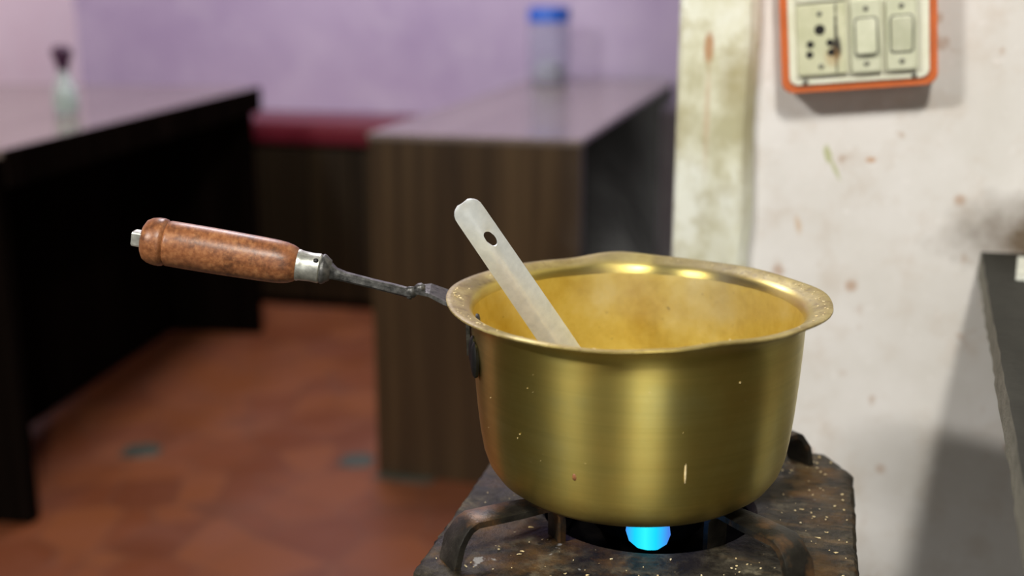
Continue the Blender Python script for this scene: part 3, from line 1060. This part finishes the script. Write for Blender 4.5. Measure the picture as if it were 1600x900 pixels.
bmesh.ops.create_icosphere(dr, subdivisions=2, radius=1.0, matrix=Matrix.Diagonal((0.0006, 0.0005, 0.0080, 1)))
obj('milk_drip', dr, 'milk', PN, 'all', loc=(0.020, -0.0997, 0.049))
og = bmesh.new()
bmesh.ops.create_icosphere(og, subdivisions=2, radius=1.0, matrix=Matrix.Diagonal((0.0017, 0.0007, 0.0024, 1)))
obj('food_spot', og, 'grip', PN, 'all', loc=(-0.0432, -0.0908, 0.042))

# ------------------------------------------------------------------ ladle
Bv = PC + Vector((-0.018, 0.043, -0.105))
Av = PC + Vector((-0.0893, 0.0405, -0.004))
d = (Av - Bv).normalized()
to_cam = (Vector((0, 0, 1.053)) - Av)
nrm = (to_cam - d * to_cam.dot(d)).normalized()
sidev = d.cross(nrm).normalized()
LD = thing('ladle', 'steel ladle with slotted flat handle leaning in brass saucepan', 'ladle', Bv)
LD.rotation_euler = Matrix((sidev, nrm, d)).transposed().to_euler()
# local axes: x side, y towards viewer, z along handle
HLW = 0.0098
HL = 0.2085


def handle_section(s):
    """half width, crown depth, at distance s along the handle"""
    wdt = HLW * (1.08 if s < 0.1 else 1.08 - 0.10 * (s - 0.1) / 0.1)
    if s > HL - 0.009:
        u = (s - (HL - 0.009)) / 0.009
        wdt *= math.sqrt(max(0.0, 1 - (u * 0.96) ** 2.4))
    return wdt


bm = bmesh.new()
ss = [0.0, 0.02, 0.05, 0.09, 0.13, 0.16, 0.172, 0.1735, 0.1755, 0.1790, 0.1825, 0.1845, 0.186, 0.192, 0.1985, 0.2015, 0.204, 0.206, 0.2073, 0.2083]
us = [-1, -0.92, -0.7, -0.45, -0.2, 0.0, 0.12, 0.26, 0.40, 0.55, 0.8, 0.94, 1.0]
grid = []
for s in ss:
    wdt = handle_section(s)
    row = []
    for u in us:
        crown = -0.0062 * (1 - (abs(u + 0.05) / 1.05) ** 1.25)
        if s > 0.165:
            crown *= max(0.12, 1 - (s - 0.165) / 0.045)
        row.append(Vector((u * wdt, crown, s)))
    grid.append(row)
TH = 0.0014
hole = {(i, j) for i in range(7, 11) for j in range(5, 9)}
hc = (grid[9][7] + grid[9][6]) / 2
for i in range(7, 12):
    for j in range(5, 10):
        if i in (7, 11) or j in (5, 9):
            dx_, ds_ = grid[i][j].x - hc.x, grid[i][j].z - hc.z
            an = math.atan2(ds_ / 0.0058, dx_ / 0.0030)
            grid[i][j].x = hc.x + 0.0030 * math.cos(an) - 0.0008 * math.sin(an)
            grid[i][j].z = hc.z + 0.0058 * math.sin(an)
vf = [[bm.verts.new(p) for p in r] for r in grid]
vb = [[bm.verts.new(p - Vector((0, TH, 0))) for p in r] for r in grid]
NI, NJ = len(ss) - 1, len(us) - 1


def solid(i, j):
    return 0 <= i < NI and 0 <= j < NJ and (i, j) not in hole


for i in range(NI):
    for j in range(NJ):
        if not solid(i, j):
            continue
        bm.faces.new((vf[i][j], vf[i][j + 1], vf[i + 1][j + 1], vf[i + 1][j]))
        bm.faces.new((vb[i][j], vb[i + 1][j], vb[i + 1][j + 1], vb[i][j + 1]))
        for (di, dj, a, b_) in ((-1, 0, (i, j), (i, j + 1)), (1, 0, (i + 1, j), (i + 1, j + 1)), (0, -1, (i, j), (i + 1, j)), (0, 1, (i, j + 1), (i + 1, j + 1))):
            if not solid(i + di, j + dj):
                bm.faces.new((vf[a[0]][a[1]], vf[b_[0]][b_[1]], vb[b_[0]][b_[1]], vb[a[0]][a[1]]))
obj('handle', bm, 'steel', LD, True)
# bowl, inside the pan
bw = lathe([(0, -0.0085), (0.012, -0.0070), (0.022, -0.0020), (0.028, 0.006), (0.030, 0.013), (0.0288, 0.013), (0.027, 0.0065), (0.021, -0.0008), (0.0115, -0.0056), (0, -0.0070)], 36)
bowl = obj('bowl', bw, 'steel', LD, True)
inv = LD.rotation_euler.to_matrix().inverted()
bowl.rotation_euler = inv.to_euler()
bowl.location = inv @ Vector((0.027, 0.0, 0.0))

# ------------------------------------------------------------------ steam above the pan
t = NT('steam')
vs = t.n('ShaderNodeVolumeScatter')
vs.inputs['Color'].default_value = (0.95, 0.95, 0.92, 1)
vs.inputs['Anisotropy'].default_value = 0.2
nz = t.noise(11, 4, 0.6, t.mapped((1, 1, 0.55), rot=(0.2, 0.4, 0)), 1.2)
x, y, z = t.xyz()
rad = t.math('SQRT', t.math('ADD', t.math('MULTIPLY', x, x), t.math('MULTIPLY', y, y)))
fall = t.ramp(t.math('MULTIPLY', rad, 10.0), [(0.25, 1.0), (0.88, 0.0)])
zf = t.ramp(t.math('MULTIPLY', z, 5.0), [(0.0, 1.0), (0.30, 0.6), (0.9, 0.0)])
den = t.math('MULTIPLY', t.math('MULTIPLY', t.ramp(nz, [(0.42, 0.06), (0.66, 1.0)]), fall), zf)
t.link(t.math('MULTIPLY', den, 8.0), vs.inputs['Density'])
t.link(vs.outputs[0], t.out.inputs['Volume'])
M['steam'] = t.m
stm = obj('steam', lathe([(0, 0.0), (0.08, 0.0), (0.088, 0.05), (0.092, 0.11), (0.085, 0.17), (0.05, 0.2), (0, 0.205)], 32, lambda a, i, r, z: (r * (1 + 0.05 * math.sin(3 * a + i)), z)), 'steam', smooth='all', loc=(PC.x + 0.03, PC.y + 0.01, PC.z - 0.008))
tag(stm, 'thin pale steam rising from the brass saucepan', 'steam', kind='stuff')
